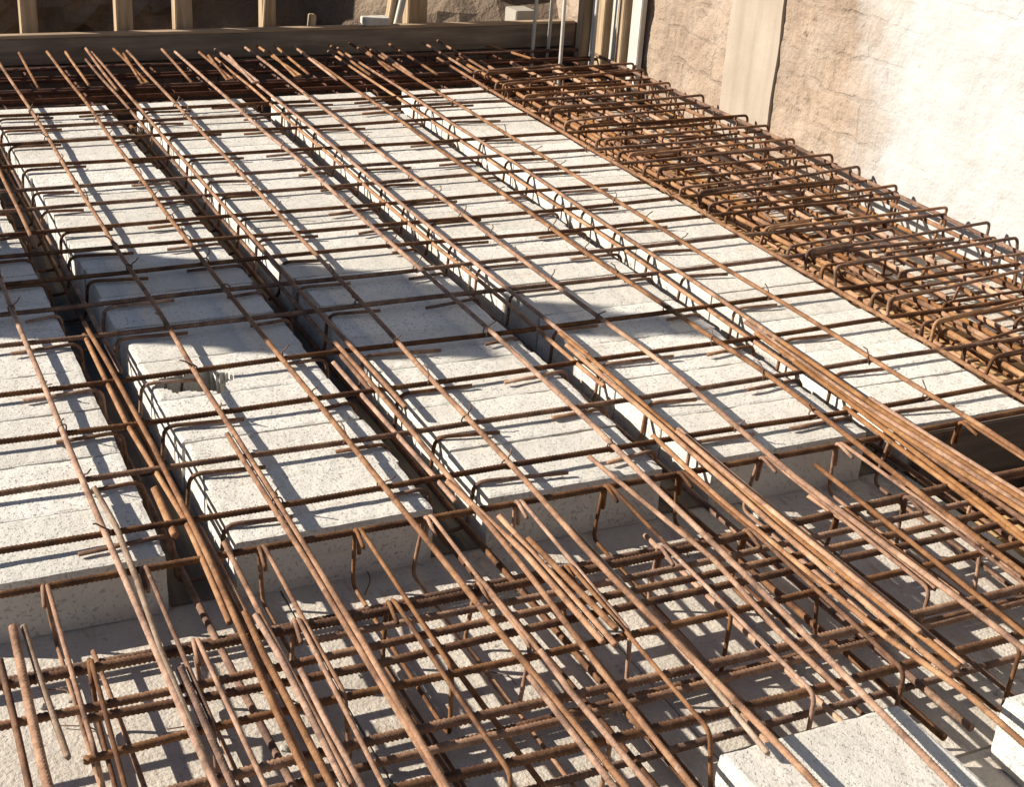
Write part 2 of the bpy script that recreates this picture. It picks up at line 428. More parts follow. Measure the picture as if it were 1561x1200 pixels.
# rib stirrups: open links hanging in each rib, their ends bent out flat over the blocks
nst = 0
RN = ['rib outside the left frame edge','rib right of the leftmost block row','rib between second and third block rows',
      'rib between third and fourth block rows','rib right of the fourth block row']
for ri, xr in enumerate(RIBS):
    if ri == 0: continue
    for k, y in enumerate(T):
        zt = -.0128; yy = y - (.010 if k < 5 else .004) + rnd(-.003,.003); tw = rnd(-.012,.012)
        la = .10 + rnd(-.04,.03); lb = .115 + rnd(-.04,.03); hw = .034 + rnd(-.004,.004)
        x0 = xr + rnd(-.006,.006)
        pts = [(x0-hw-la, yy-tw-.012, zt+.001), (x0-hw, yy-tw*.3, zt), (x0-hw+.004, yy-.002, -.09), (x0+hw-.004, yy+.002, -.09), (x0+hw, yy+tw*.3, zt), (x0+hw+lb, yy+tw-.012, zt+.001)]
        bar('rib_stirrup', pts, .0085, 'dark' if R_() < .8 else 'bar', 'bent link under the %s cross bar, in the %s' % (ORD[k+1], RN[ri]),
            'stirrup', 'bent links hanging in the ribs', wob=.002, bend=.026)

# ------------------------------------------------------------------ long bars running away over the blocks
LONG = [ # name points, diameter, material, label
 ([(.292,.25,.004),(.283,1.25,.005),(.285,1.9,.004),(.284,3.0,.004),(.29,4.25,.004)], 'bar', 'long brown bar lying over the leftmost block row'),
 ([(.49,.85,.004),(.511,1.33,.005),(.519,1.9,.004),(.519,3.0,.004),(.523,4.42,.004)], 'bar', 'long brown bar over the left side of the second block row'),
 ([(.674,.85,.004),(.667,1.3,.005),(.667,1.9,.004),(.66,3.0,.004),(.672,4.47,.004)], 'bar', 'long brown bar over the right side of the second block row'),
 ([(.862,.85,.004),(.859,1.4,.005),(.867,1.9,.004),(.885,3.0,.004),(.90,4.45,.004)], 'bar', 'long brown bar over the left side of the third block row'),
 ([(1.0,.80,.004),(1.024,1.32,.005),(1.043,1.75,.004),(1.045,3.0,.004),(1.04,4.44,.004)], 'bar', 'long brown bar over the right side of the third block row'),
 ([(1.255,.95,.004),(1.252,1.5,.005),(1.272,1.9,.004),(1.26,3.0,.004),(1.262,4.44,.004)], 'bar', 'long brown bar over the left side of the fourth block row'),
 ([(1.37,.95,.004),(1.405,1.45,.005),(1.422,1.85,.004),(1.413,3.0,.004),(1.42,4.42,.004)], 'bar', 'long brown bar over the right side of the fourth block row'),
 ([(1.625,1.15,.004),(1.645,1.55,.005),(1.65,2.0,.004),(1.645,3.0,.004),(1.64,4.4,.004)], 'bar', 'long brown bar over the middle of the block row beside the cage'),
 ([(1.79,1.35,.005),(1.80,1.8,.005),(1.803,2.4,.005),(1.795,3.1,.005),(1.81,4.2,.004)], 'bar', 'long brown bar along the right edge of the block field, next to the cage'),
]
for pts, mt, lab in LONG:
    o = bar('long_bar', pts, .0108, mt, lab, 'rebar', 'long bars running away over the blocks', ribs=True, wob=.0045)
    xs = lambda y: [a[0] + (b[0]-a[0])*(y-a[1])/(b[1]-a[1]) for a, b in zip(pts, pts[1:]) if a[1] <= y <= b[1]]
    sp = [(xs(y)[0], y, -.0005) for y in T if xs(y) and R_() < .8]
    ties(o, sp)

# top bars in the ribs and the bars crossing the front beam strip (measured from the photograph, laid at their real height)
def simple(nm, lst, grp, cat='rebar'):
    for pts, dia, mt, rb, lab in lst:
        bar(nm, pts, dia*.80, mt, lab, cat, grp, ribs=True, wob=.0035)
z1 = .004
simple('rib_bar', [
 ([(.376,1.05,z1),(.385,1.4,z1),(.396,1.9,z1),(.389,2.385,z1)], .0125, 'bar', 0, 'light brown bar in the leftmost rib, ending at the shadow edge, right one of two'),
 ([(.381,1.44,-.008),(.389,1.7,-.008),(.381,2.0,-.008),(.384,2.36,-.006)], .0125, 'orange', 0, 'orange bar low in the leftmost rib beside a lighter brown one'),
 ([(.40,1.40,-.004),(.40,1.66,-.004)], .014, 'orange', 0, 'short thick orange bar at the front end of the leftmost rib'),
 ([(.367,1.66,-.012),(.372,1.795,-.012)], .017, 'orange', 0, 'stubby thick ochre bar end in the leftmost rib'),
 ([(.372,2.78,z1),(.385,3.6,z1),(.39,4.42,z1)], .0125, 'bar', 0, 'bar in the far half of the leftmost rib, starting beyond the shadow'),
 ([(.412,2.2,-.012),(.41,3.2,-.012),(.405,4.35,-.01)], .0125, 'dark', 0, 'dark bar lying low in the far half of the leftmost rib'),
 ([(.742,.95,z1),(.757,1.4,z1),(.768,1.82,z1),(.769,2.18,z1)], .0125, 'bar', 0, 'pinkish bar in the second rib, ending at the shadow, left one of the pair'),
 ([(.754,1.62,-.007),(.752,1.85,-.007),(.748,2.12,-.006)], .0125, 'bar', 0, 'shorter bar just left of the pair end in the second rib'),
 ([(.789,1.9,z1),(.786,2.7,z1),(.79,3.4,z1),(.795,4.44,z1)], .0125, 'bar', 0, 'bar in the far half of the second rib, right one of two'),
 ([(.768,2.0,-.009),(.77,2.9,-.009),(.772,4.40,-.008)], .0125, 'dark', 0, 'dark bar in the far half of the second rib, left one of two'),
 ([(.778,1.235,.003),(.777,1.45,.003),(.758,1.66,.003)], .0135, 'orange', 0, 'bright orange bar crossing the front strip in line with the second rib'),
 ([(.790,1.225,.003),(.790,1.55,.002)], .0135, 'orange', 0, 'orange bar right against the bright one in line with the second rib'),
 ([(.803,1.25,.003),(.798,1.48,.002)], .0135, 'bar', 0, 'brown bar ending over the front strip, right side of the second rib bundle'),
 ([(1.136,1.03,.004),(1.136,1.4,.004),(1.145,1.72,.004),(1.15,2.05,.003)], .0135, 'orange', 0, 'left bar of the thick orange bundle in the third rib'),
 ([(1.150,1.035,.004),(1.150,1.4,.004),(1.157,1.72,.004),(1.163,2.1,.003)], .0135, 'orange', 1, 'ribbed middle bar of the thick orange bundle in the third rib'),
 ([(1.163,1.04,.005),(1.162,1.4,.005),(1.168,1.7,.004)], .0135, 'orange', 0, 'right bar of the thick orange bundle in the third rib'),
 ([(1.143,1.10,.016),(1.146,1.45,.015),(1.152,1.68,.012)], .0125, 'orange', 0, 'upper bar lying on top of the orange bundle in the third rib'),
 ([(1.122,.85,.004),(1.126,1.0,.004),(1.110,1.12,.004),(1.108,1.5,.004),(1.122,1.7,.0)], .0125, 'orange', 0, 'orange bar left of the bundle, reaching to the near rib'),
 ([(1.145,1.9,-.008),(1.142,2.8,-.008),(1.15,4.4,-.008)], .0125, 'orange', 0, 'orange bar running up the far half of the third rib, left one'),
 ([(1.165,2.0,.003),(1.163,2.8,.003),(1.168,4.43,.003)], .0125, 'bar', 0, 'brown bar running up the far half of the third rib, right one'),
 ([(1.50,1.05,.005),(1.506,1.33,.005),(1.499,1.68,.004),(1.513,2.0,.003)], .0135, 'orange', 0, 'left bar of the thick bundle in the fourth rib'),
 ([(1.514,1.05,.005),(1.519,1.33,.005),(1.512,1.68,.004),(1.525,2.05,.003)], .0135, 'bar', 0, 'second bar of the thick bundle in the fourth rib'),
 ([(1.527,1.1,.005),(1.532,1.33,.005),(1.525,1.68,.004),(1.535,1.95,.003)], .0135, 'orange', 0, 'third bar of the thick bundle in the fourth rib'),
 ([(1.541,1.1,.005),(1.545,1.35,.005),(1.54,1.70,.004)], .0135, 'bar', 0, 'right bar of the thick bundle in the fourth rib'),
 ([(1.505,1.85,-.009),(1.518,2.6,-.009),(1.52,4.4,-.008)], .0125, 'orange', 0, 'orange bar running up the far half of the fourth rib, left one'),
 ([(1.54,1.9,.003),(1.545,2.6,.003),(1.55,4.42,.003)], .0125, 'bar', 0, 'brown bar running up the far half of the fourth rib, right one'),
 ([(1.445,1.15,.004),(1.466,1.335,.004),(1.480,1.5,.004),(1.50,1.86,.004)], .0125, 'orange', 0, 'orange bar drifting left from the fourth rib over the front strip'),
 ([(1.452,1.1,-.006),(1.474,1.4,-.006),(1.488,1.7,-.006)], .0135, 'orange', 0, 'orange bar under the drifting one left of the fourth rib'),
], 'bars laid along the ribs')
FG = [
 ([(.282,.9,z1),(.287,1.184,z1),(.290,1.396,z1),(.298,1.55,z1),(.299,1.69,z1),(.291,1.80,z1)], .0125,'grey',0,'greyish bar close beside the long leftmost bar, starting at a cross bar'),
 ([(.298,.95,.0),(.302,1.236,.0),(.304,1.36,.0)], .015,'dark',1,'ribbed bar near the bottom left, right of the greyish bar'),
 ([(.377,1.0,.0),(.382,1.25,.0),(.389,1.38,.0)], .0125,'orange',0,'orange bar in the bundle at the bottom left, below the first rib'),
 ([(.392,1.0,z1),(.395,1.2,z1),(.396,1.35,z1),(.400,1.44,z1)], .0135,'bar',0,'brown bar in the middle of the bottom left bundle'),
 ([(.406,1.0,z1),(.409,1.2,z1),(.410,1.34,z1),(.408,1.43,z1)], .0125,'bar',0,'light bar on the right of the bottom left bundle'),
 ([(.412,1.1,.003),(.415,1.40,.003),(.418,1.602,.003)], .0115,'bar',0,'bar starting at the corner of the second block row and joining the bundle'),
 ([(.42,1.0,z1),(.420,1.19,z1),(.424,1.305,z1)], .0115,'bar',0,'thin light bar at the right side of the bottom left bundle'),
 ([(.497,1.02,z1),(.500,1.25,z1),(.505,1.5,z1),(.504,1.9,z1)], .0122,'bar',0,'bar doubling the long bar on the left of the second block row'),
 ([(.660,.95,z1),(.662,1.20,z1)], .0125,'bar',0,'short bar doubling the long bar at the bottom centre'),
 ([(.697,.90,z1),(.695,1.16,z1),(.699,1.245,z1)], .0122,'bar',0,'bar running on from a bent link toward the bottom centre'),
 ([(.855,1.0,-.006),(.866,1.15,-.006),(.874,1.5,-.006)], .0115,'grey',0,'pale thin bar close under the long bar of the third row at the front strip'),
 ([(.99,1.05,z1),(.99,1.18,z1),(1.006,1.35,z1),(.991,1.665,z1)], .0115,'bar',0,'bar starting at a cross bar on the third block row, left of the long one'),
 ([(1.285,1.02,z1),(1.294,1.25,z1),(1.30,1.53,z1)], .0115,'bar',0,'brown bar over the front strip just right of the fourth row left bar'),
 ([(1.256,1.20,-.006),(1.257,1.38,-.006),(1.25,1.47,-.006)], .0115,'orange',0,'short orange bar over the front strip below the fourth block row'),
 ([(1.495,1.1,.0),(1.500,1.3,.0),(1.503,1.57,.0)], .0115,'dark',0,'dark bar under the thick bundle over the front strip'),
 ([(.128,.9,.003),(.134,1.243,.003),(.142,1.50,.003)], .016,'bar',1,'thick ribbed bar rising at the left frame edge near the bottom'),
 ([(.157,1.25,-.004),(.153,1.40,-.002),(.152,1.50,.0)], .0115,'grey',0,'short bar with a pale worn end at the bottom left'),
 ([(.11,.9,-.004),(.118,1.2,-.004),(.122,1.45,-.004)], .012,'dark',0,'dark bar at the left frame edge beside the ribbed one'),
]
simple('beam_bar', FG, 'bars crossing the front beam strip')

# beam bars (run left to right along the front strip), top and bottom layers
BX = [
 ([(-.3,1.415,-.010),(.3,1.403,-.009),(.95,1.405,-.010),(1.55,1.425,-.011),(1.85,1.43,-.011)], .0165,'top bar of the front beam, thick and ribbed, the farthest of four'),
 ([(.46,1.388,-.024),(.6,1.386,-.023),(1.0,1.385,-.024),(1.8,1.40,-.024)], .0145,'ribbed bar just under the farthest top bar of the front beam'),
 ([(-.3,1.345,-.011),(.3,1.335,-.010),(.95,1.335,-.010),(1.7,1.345,-.011)], .0155,'top bar of the front beam, thick and ribbed, second from the blocks'),
 ([(.188,1.318,-.010),(.5,1.304,-.010),(1.0,1.306,-.010),(1.6,1.31,-.010)], .0155,'thick brown bar with a blunt left end in the front beam'),
 ([(.178,1.253,-.011),(.3,1.256,-.010),(.95,1.252,-.011),(1.75,1.262,-.011)], .0145,'top bar of the front beam, third from the blocks'),
 ([(-.3,1.175,-.011),(.43,1.173,-.010),(.95,1.162,-.010),(1.7,1.17,-.011)], .0165,'top bar of the front beam, fourth from the blocks'),
 ([(.46,1.15,-.022),(.7,1.145,-.022),(1.5,1.155,-.022)], .0145,'ribbed bar just under the fourth top bar of the front beam'),
 ([(-.3,1.09,-.011),(.4,1.098,-.010),(.95,1.078,-.010),(1.7,1.085,-.011)], .0165,'ribbed top bar of the front beam, nearest to the camera'),
 ([(-.3,1.53,-.088),(.5,1.522,-.088),(1.3,1.525,-.088),(1.85,1.53,-.088)], .0145,'bottom bar of the front beam running along the foot of the blocks'),
 ([(-.3,1.235,-.09),(.6,1.23,-.09),(1.85,1.24,-.09)], .0145,'bottom bar of the front beam, second from the blocks'),
 ([(-.3,1.13,-.09),(.6,1.125,-.09),(1.85,1.13,-.09)], .0145,'bottom bar of the front beam, nearest to the camera'),
]
for pts, dia, lab in BX:
    bar('beam_bar', pts, dia*.86, 'bar' if pts[0][2] > -.05 and R_() < .6 else 'dark', lab, 'rebar', 'bars running along the front beam', ribs=True, wob=.003, pitch=.0075)

# beam stirrups: closed links standing across the beam, two overlapping sets
def stirrup(name, x, ya, yb, zt, zb, dia, mt, lab, grp, lean=0.0, slant=0.0):
    pts = [(x-.006, ya-.05, zt-.004), (x, ya, zt), (x+lean, ya+.004, zb), (x+lean+slant, yb-.004, zb), (x+slant, yb, zt), (x+.004, ya-.002, zt+.001), (x+.007+lean*.4, ya+.002, zt-.045)]
    return bar(name, pts, dia, mt, lab, 'stirrup', grp, wob=.0015, bend=.02)
SA = [(.19,1.25),(.31,1.25),(.462,1.25),(.594,1.255),(.696,1.262),(.833,1.246),(.976,1.24),(1.10,1.25),(1.248,1.195),(1.39,1.262),(1.503,1.25),(1.64,1.25)]
for k, (x, ye) in enumerate(SA):
    stirrup('beam_stirrup', x, 1.592, ye, -.001, -.096, .0078, random.choice(['bar','bar','dark','bar']), 'thin link hanging at the front edge of the blocks, %s from the left' % ORD[k+1],
            'closed links of the front beam at the blocks', lean=rnd(-.02,.012), slant=rnd(-.012,.006))
SB = [(.21,1.06),(.33,1.06),(.452,1.06),(.573,1.06),(.695,1.07),(.818,1.045),(.962,1.06),(1.10,1.06),(1.262,1.05),(1.38,1.06),(1.52,1.05)]
for k, (x, ye) in enumerate(SB):
    stirrup('beam_stirrup', x, 1.415, ye, .0005, -.096, .0078, random.choice(['bar','bar','dark']), 'thin link of the front beam nearer the camera, %s from the left' % ORD[k+1],
            'closed links of the front beam nearer the camera', lean=rnd(-.012,.012), slant=rnd(-.014,.006))
# bottom bars along the ribs, continuing under the beam
for ri, xr in enumerate(RIBS[1:]):
    for s, nm in ((-.02, 'left'), (.022, 'right')):
        bar('rib_bar', [(xr+s+.01, 1.02, -.082), (xr+s, 1.7, -.081), (xr+s, 3.92, -.081)], .0135, 'dark', '%s bottom bar deep in the %s' % (nm, RN[ri+1]), 'rebar', 'bottom bars deep in the ribs', wob=.003)
for k, x in enumerate((.235,.55,.64,.93,1.03,1.27,1.40)):
    bar('beam_bar', [(x+rnd(-.01,.01), 1.0+rnd(-.02,.06), -.079), (x, 1.5+rnd(-.1,.08), -.079)], random.choice([.0085,.010,.013]), random.choice(['dark','bar','orange']),
        'bar low under the front beam close to the boards, %s from the left' % ORD[k+1], 'rebar', 'low bars under the front beam')

# ------------------------------------------------------------------ cage along the wall
ys = [1.50 + .147*k for k in range(18)]
for k, y in enumerate(ys[::-1]):
    y += rnd(-.03,.03); a = rnd(-.05,.05); ln = rnd(-.03,.03)
    xr = 2.42 + rnd(-.012,.008); zt = rnd(-.002,.008)
    bar('cage_stirrup', [(1.90,y-.02,zt-.03),(1.878,y-.02,zt),(xr,y+.03+a,zt),(xr,y+.03+a+ln,-.10),(1.878,y-.02+ln,-.10),(1.874,y-.02,zt+.002),(2.0,y-.006,zt+.003)], .010, ['dark','bar','orange','dark'][k % 4],
        'wide rusty link of the cage along the wall, %s from the far end' % ORD[k+1], 'stirrup', 'wide links of the cage along the wall', wob=.003, bend=.018)
    y2 = y + .062 + rnd(-.035,.035); x2 = 2.17 + rnd(-.07,.05)
    bar('cage_stirrup', [(1.87,y2-.02,-.05),(1.87,y2-.02,-.004),(x2,y2+rnd(-.03,.05),-.006+rnd(-.012,.006)),(x2,y2+rnd(-.03,.05),-.10),(1.88,y2-.02,-.10),(1.868,y2-.022,-.002),(1.93,y2-.02,-.04)], .009, 'dark' if k % 4 else 'bar',
        'narrow link of the cage on the blocks side, %s from the far end' % ORD[k+1], 'stirrup', 'narrow links of the cage along the wall', wob=.003, bend=.018)
    x3 = 2.06 + rnd(-.07,.07); y3 = y - .03 + rnd(-.035,.035)
    bar('cage_stirrup', [(x3,y3,-.06),(x3,y3,-.008),(2.405,y3+.02,-.009),(2.405,y3+.02,-.10),(x3,y3,-.10),(x3-.004,y3,-.006),(x3+.06,y3+.005,-.045)], .009, 'dark',
        'narrow link of the cage on the wall side, %s from the far end' % ORD[k+1], 'stirrup', 'narrow links of the cage along the wall', wob=.003, bend=.018)
CL = [(1.885,-.010,'first top'),(1.94,-.012,'second top'),(1.955,-.02,'third top'),(2.06,-.012,'fourth top'),(2.165,-.014,'fifth top'),(2.20,-.016,'sixth top'),(2.30,-.012,'seventh top'),(2.408,-.012,'eighth top'),
      (1.89,-.092,'first bottom'),(1.94,-.09,'second bottom'),(1.985,-.092,'third bottom'),(2.05,-.092,'fourth bottom'),(2.12,-.091,'fifth bottom'),(2.19,-.092,'sixth bottom'),(2.27,-.092,'seventh bottom'),(2.34,-.091,'eighth bottom'),(2.40,-.092,'ninth bottom')]
for x, z, nm in CL:
    bar('cage_bar', [(x+rnd(-.03,.03),1.2,z),(x+rnd(-.025,.025),2.0,z+rnd(-.008,.004)),(x+rnd(-.025,.025),3.0,z+rnd(-.008,.004)),(x+rnd(-.02,.02),4.12+rnd(-.1,.2),z)], .0145, random.choice(['orange','orange','bar','dark']),
        'long bar in the cage along the wall, %s one counted from the blocks' % nm, 'rebar', 'long bars in the cage along the wall', wob=.004)

for k in range(9):
    ya = 1.7 + .25*k + rnd(-.06,.06); xa = rnd(1.9,2.25); L_ = rnd(.5,.9)
    bar('cage_bar', [(xa,ya,-.02),(xa+rnd(-.06,.1),ya+L_*.5,-.03+rnd(-.02,.0)),(xa+rnd(-.1,.16),ya+L_,-.025)], .012, random.choice(['dark','bar','orange']),
        'loose bar lying askew inside the wall cage, %s from the near end' % ORD[k+1], 'rebar', 'loose bars inside the wall cage', wob=.006)
# ------------------------------------------------------------------ deep beam at the back
for k, (y, z) in enumerate([(3.985,-.018),(4.04,-.035),(4.11,-.03),(4.18,-.04),(4.25,-.03),(4.32,-.04),(4.39,-.03),(4.44,-.04)]):
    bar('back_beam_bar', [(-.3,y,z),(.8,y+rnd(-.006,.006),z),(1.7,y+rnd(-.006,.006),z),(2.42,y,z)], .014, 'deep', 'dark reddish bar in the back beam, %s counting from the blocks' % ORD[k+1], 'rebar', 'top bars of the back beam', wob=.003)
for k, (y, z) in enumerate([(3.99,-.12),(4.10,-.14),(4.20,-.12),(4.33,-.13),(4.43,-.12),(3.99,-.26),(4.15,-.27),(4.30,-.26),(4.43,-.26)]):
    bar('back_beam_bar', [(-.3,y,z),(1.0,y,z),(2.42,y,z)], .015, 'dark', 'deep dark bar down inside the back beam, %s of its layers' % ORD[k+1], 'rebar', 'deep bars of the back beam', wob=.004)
for k in range(18):
    x = .38 + .115*k + rnd(-.012,.012)
    bar('back_beam_stirrup', [(x,4.05,-.09),(x,3.975,-.045),(x,3.975,-.40),(x,4.455,-.40),(x,4.455,-.045),(x,3.985,-.043),(x+.004,3.99,-.13)], .0095, 'deep', 'dark link of the back beam, %s from the left' % ORD[k+1], 'stirrup', 'links of the back beam', wob=.003, bend=.018)
HP = [(.716,4.03,4.435,0),(.86,4.015,4.466,1),(.997,4.02,4.44,0),(1.10,4.02,4.41,1),(1.30,4.03,4.448,1),(1.35,4.06,4.44,0),(1.405,3.975,4.423,0),(1.524,4.015,4.416,0),(1.60,4.05,4.44,1),(1.648,3.99,4.32,0),(1.722,3.985,4.40,0),(1.84,3.99,4.42,0),(1.90,4.0,4.43,0),(.585,4.03,4.44,0),(.78,3.97,4.49,0),(1.16,3.98,4.40,1)]
HP.sort()
for k, (x, ya, yb, hp) in enumerate(HP):
    pts = [(x+.014,yb-.1,.012),(x-.008,ya,.008),(x+.008,ya-.004,.009),(x+.004,yb,.006)] if hp else [(x-.006,ya,.006),(x+.006,yb,.008)]
    bar('anchor_bar', pts, .011, random.choice(['bar','orange','bar']), 'short sunlit bar laid over the dark back beam, %s from the left' % ORD[k+1], 'rebar', 'short bars over the back beam', bend=.006)

# back board, posts, props, loose things on the far side
bb = thing('back_board', 'dark timber edge board closing the back of the deck', 'form board', V(.9, 4.51, -.4))
bm = bmesh.new(); add_box(bm, (0,0,.397*U), (3.1*U, .03*U, .076*U), bevel=.004); from_bm('board', bm, M['mid_timber'], (0,0,0), bb)
bm = bmesh.new(); add_box(bm, (0,.002,.168*U), (3.1*U, .028*U, .374*U)); from_bm('lower_board', bm, M['dark_timber'], (0,0,0), bb)
bm = bmesh.new(); add_box(bm, (0,.006*U,.4405*U), (3.1*U, .034*U, .010*U), bevel=.003); from_bm('capping', bm, M['timber_x'], (0,0,0), bb)
for k, (x, w, nm) in enumerate(((.648,.048,'leftmost timber post behind the back board'),(.93,.05,'second timber post from the left behind the back board'),(1.113,.054,'bright edged timber post, third from the left behind the back board'),
        (1.388,.044,'fourth timber post from the left, with a thin lath leaning on it'),(1.9,.07,'broad timber post beside the two leaning planks'))):
    t = thing('timber_post', nm, 'post', V(x, 4.62, -.8), 'timber posts behind the back board')
    bm = bmesh.new(); add_box(bm, (0,0,.75*U), (w*U, .05*U, 1.5*U), bevel=.004); from_bm('post', bm, M['timber_z'], (0,0,0), t)
    bm = bmesh.new(); add_box(bm, (0,0,-.004), (w*U*2, .1*U, .03), bevel=.003); from_bm('foot_plate', bm, M['timber_x'], (0,0,0), t)
def plank(x0, x1, y, z0, z1, w, th, lab, mt='timber_z'):
    a = V(x0,y,z0); b = V(x1,y,z1); d = b-a
    bm = bmesh.new(); add_box(bm, (0,0,d.length/2), (w*U, th*U, d.length), bevel=.003)
    o = from_bm('plank', bm, M[mt], a); o.rotation_euler = d.to_track_quat('Z','Y').to_euler(); tag(o, lab, 'plank'); return o
plank(1.77,1.90,4.58,-.1,.75,.035,.02,'brownish plank leaning to the right, left of the white one')
plank(1.80,1.93,4.56,.0,.6,.042,.02,'sunlit white plank leaning beside the broad timber post','pale_board')
plank(1.367,1.40,4.585,.0,.5,.016,.014,'thin lath leaning on the fourth timber post')
plank(1.515,1.53,4.59,-.1,.07,.03,.02,'short broken stake standing behind the back board')
bm = bmesh.new(); add_box(bm, (0,0,.012*U), (.085*U,.05*U,.024*U), bevel=.003); o = from_bm('timber_offcut', bm, M['pale_board'], V(1.72,4.52,.047)); tag(o, 'pale timber offcut lying on the back board left of the planks', 'offcut')
t = thing('concrete_block', 'grey hollow block standing on the ground beyond the back board', 'block', V(2.285,4.6,.0))
bm = bmesh.new(); add_box(bm, (0,0,.036*U), (.075*U,.09*U,.07*U), bevel=.004)
from_bm('block_body', bm, M['breeze'], (0,0,0), t)
bm = bmesh.new(); add_box(bm, (0,0,-.045), (.1*U,.11*U,.08), bevel=.004); from_bm('support_pad', bm, M['dark_timber'], (0,0,0), t)

for k, (x, y, zb, nm) in enumerate(((2.24,4.20,-.3,'pale upright bar rising from the cage, left of the two long bright ones'),(2.367,4.21,-.3,'pale upright bar nearest the wall boards'),
        (2.262,4.44,-.3,'thin upright bar at the back board, leftmost'),(2.335,4.47,-.3,'thin darker upright bar at the back board, second from the left'))):
    bar('starter_bar', [(x,y,zb),(x+.003,y,.5),(x+.001,y+.004,1.5)], .017, 'steel', nm, 'rebar', 'upright bars at the wall end', wob=.003)
for k in range(6):
    y = 4.055 + .067*k
    bm = bmesh.new(); add_box(bm, (0,0,.9*U), ((.02+.012*(k % 2))*U, (.06 if k % 3 == 0 else .038)*U, 1.8*U), bevel=.003)
    o = from_bm('form_board', bm, M['pale_board' if k % 2 == 0 else 'timber_z'], V(2.435 - .012*(k % 2), y, -.2))
    tag(o, 'upright %s board against the wall, %s from the near side' % ('pale' if k % 2 == 0 else 'brown', ORD[k+1]), 'form board', 'upright boards at the wall end')

bm = bmesh.new(); add_box(bm, (0,0,0), (.272*U, .016*U, .21*U), bevel=.003)
tag(from_bm('form_board', bm, M['dark_timber'], V(1.722, 1.614, -.13)), 'dark form board against the front of the block row beside the cage', 'form board')
# crumbs of block and cut ends of wire left on the boards and blocks
crumbs = []
for q in range(4):
    bm = bmesh.new(); bmesh.ops.create_icosphere(bm, subdivisions=2, radius=.5)
    for v in bm.verts: v.co = v.co*(1 + .5*noise.noise(v.co*2 + Vector((q*5,0,0)))); v.co.z *= .7
    me = bpy.data.meshes.new('block_crumb'); bm.to_mesh(me); bm.free(); me.materials.append(M['block']); crumbs.append(me)
for k in range(46):
    o = bpy.data.objects.new('block_crumb', crumbs[k % 4]); link(o); sc = rnd(.006,.016)
    o.location = V(rnd(.12,1.55), rnd(1.05,1.6), ZP) + Vector((0,0,sc*.3)); o.scale = (sc, sc*rnd(.7,1.2), sc); o.rotation_euler.z = rnd(0,6)
    tag(o, 'small pale crumb of block lying on the boards under the front mesh', 'crumb', 'crumbs of block on the boards')
for k in range(16):
    x, y = rnd(.15,1.5), rnd(1.05,1.58); a = rnd(0,6.28); l = rnd(.03,.07)
    bar('wire_offcut', [(x,y,ZP+.003),(x+l*.5*math.cos(a)+.008,y+l*.5*math.sin(a),ZP+.006),(x+l*math.cos(a),y+l*math.sin(a),ZP+.003)], .0022, 'wire',
        'thin cut end of tie wire lying on the boards under the front mesh', 'wire', 'wire ends on the boards', wob=.003)
# ------------------------------------------------------------------ wall on the right
wl = thing('boundary_wall', 'rough masonry wall on the right, glare painted white toward the camera', 'wall', V(2.46, 0, -.6))
bm = bmesh.new(); ny, nz = 430, 190
ya, yb, za, zb = -.6, 4.75, -.6, 1.75
grid = [[bm.verts.new(((0 + .005*noise.noise(Vector((y*2.3, z*2.3, 1))) + .004*noise.noise(Vector((y*9, z*9, 4))) + (.0045*noise.noise(Vector((y*22, z*22, 7))) + .003*noise.noise(Vector((y*48, z*48, 2))))*(1 if y > 3.0 else .45) )*U, y*U, (z+.6)*U)) for z in [za+(zb-za)*j/nz for j in range(nz+1)]] for y in [ya+(yb-ya)*i/ny for i in range(ny+1)]]
for i in range(ny):
    for j in range(nz): bm.faces.new((grid[i][j], grid[i][j+1], grid[i+1][j+1], grid[i+1][j]))
add_box(bm, V(.10, (ya+yb)/2, (za+zb)/2+.6), (.16*U, (yb-ya)*U, (zb-za)*U))
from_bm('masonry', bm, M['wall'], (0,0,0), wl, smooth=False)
bm = bmesh.new()
nn = 24
zz = [za+(zb-za)*j/60 for j in range(61)]; yy = [3.325+.245*i/nn for i in range(nn+1)]
f = lambda y, z: (-.0085 + .002*noise.noise(Vector((y*30, z*3, 0))) + .004*noise.noise(Vector((y*6, z*4, 9))))*U
gr = [[bm.verts.new((f(y,z), (y + (.006*noise.noise(Vector((z*7, i, 0))) if i in (0, nn) else 0))*U, (z+.6)*U)) for z in zz] for i, y in enumerate(yy)]
for i in range(nn):
    for j in range(60): bm.faces.new((gr[i][j], gr[i][j+1], gr[i+1][j+1], gr[i+1][j]))
for side in (gr[0], gr[-1]):
    back = [bm.verts.new((.01*U, v.co.y, v.co.z)) for v in side]
    for j in range(60): bm.faces.new((side[j], back[j], back[j+1], side[j+1]))
from_bm('concrete_column', bm, M['conc'], (0,0,0), wl)

# ------------------------------------------------------------------ cut earth bank beyond
bm = bmesh.new(); nx, nz = 110, 44
def face_y(x): return 5.15 + .25*math.sin(x*1.3) - (1.0*max(0, min(1, (x-1.75)/1.0))**.8 * .75)
vg = []
for i in range(nx+1):
    x = -3.2 + 7.0*i/nx; row = []
    for j in range(nz+1):
        z = -2.0 + 2.40*j/nz
        p = Vector((x*2.2, z*2.2, 3))
        y = face_y(x) + .10*z + .18*noise.noise(p) + .11*noise.noise(p*3.1) + .06*noise.noise(p*7.3)
        row.append(bm.verts.new((x*U, y*U, z*U)))
    t0 = row[nz].co.copy()
    for e in (.5, 1.2, 2.5, 6, 14, 40):
        row.append(bm.verts.new((t0.x, t0.y + e*U, t0.z + (.22*e*(1 if e < 7 else .6) + .12*noise.noise(Vector((x*3, e, 0))))*U)))
    vg.append(row)
for i in range(nx):
    for j in range(len(vg[0])-1): bm.faces.new((vg[i][j], vg[i+1][j], vg[i+1][j+1], vg[i][j+1]))
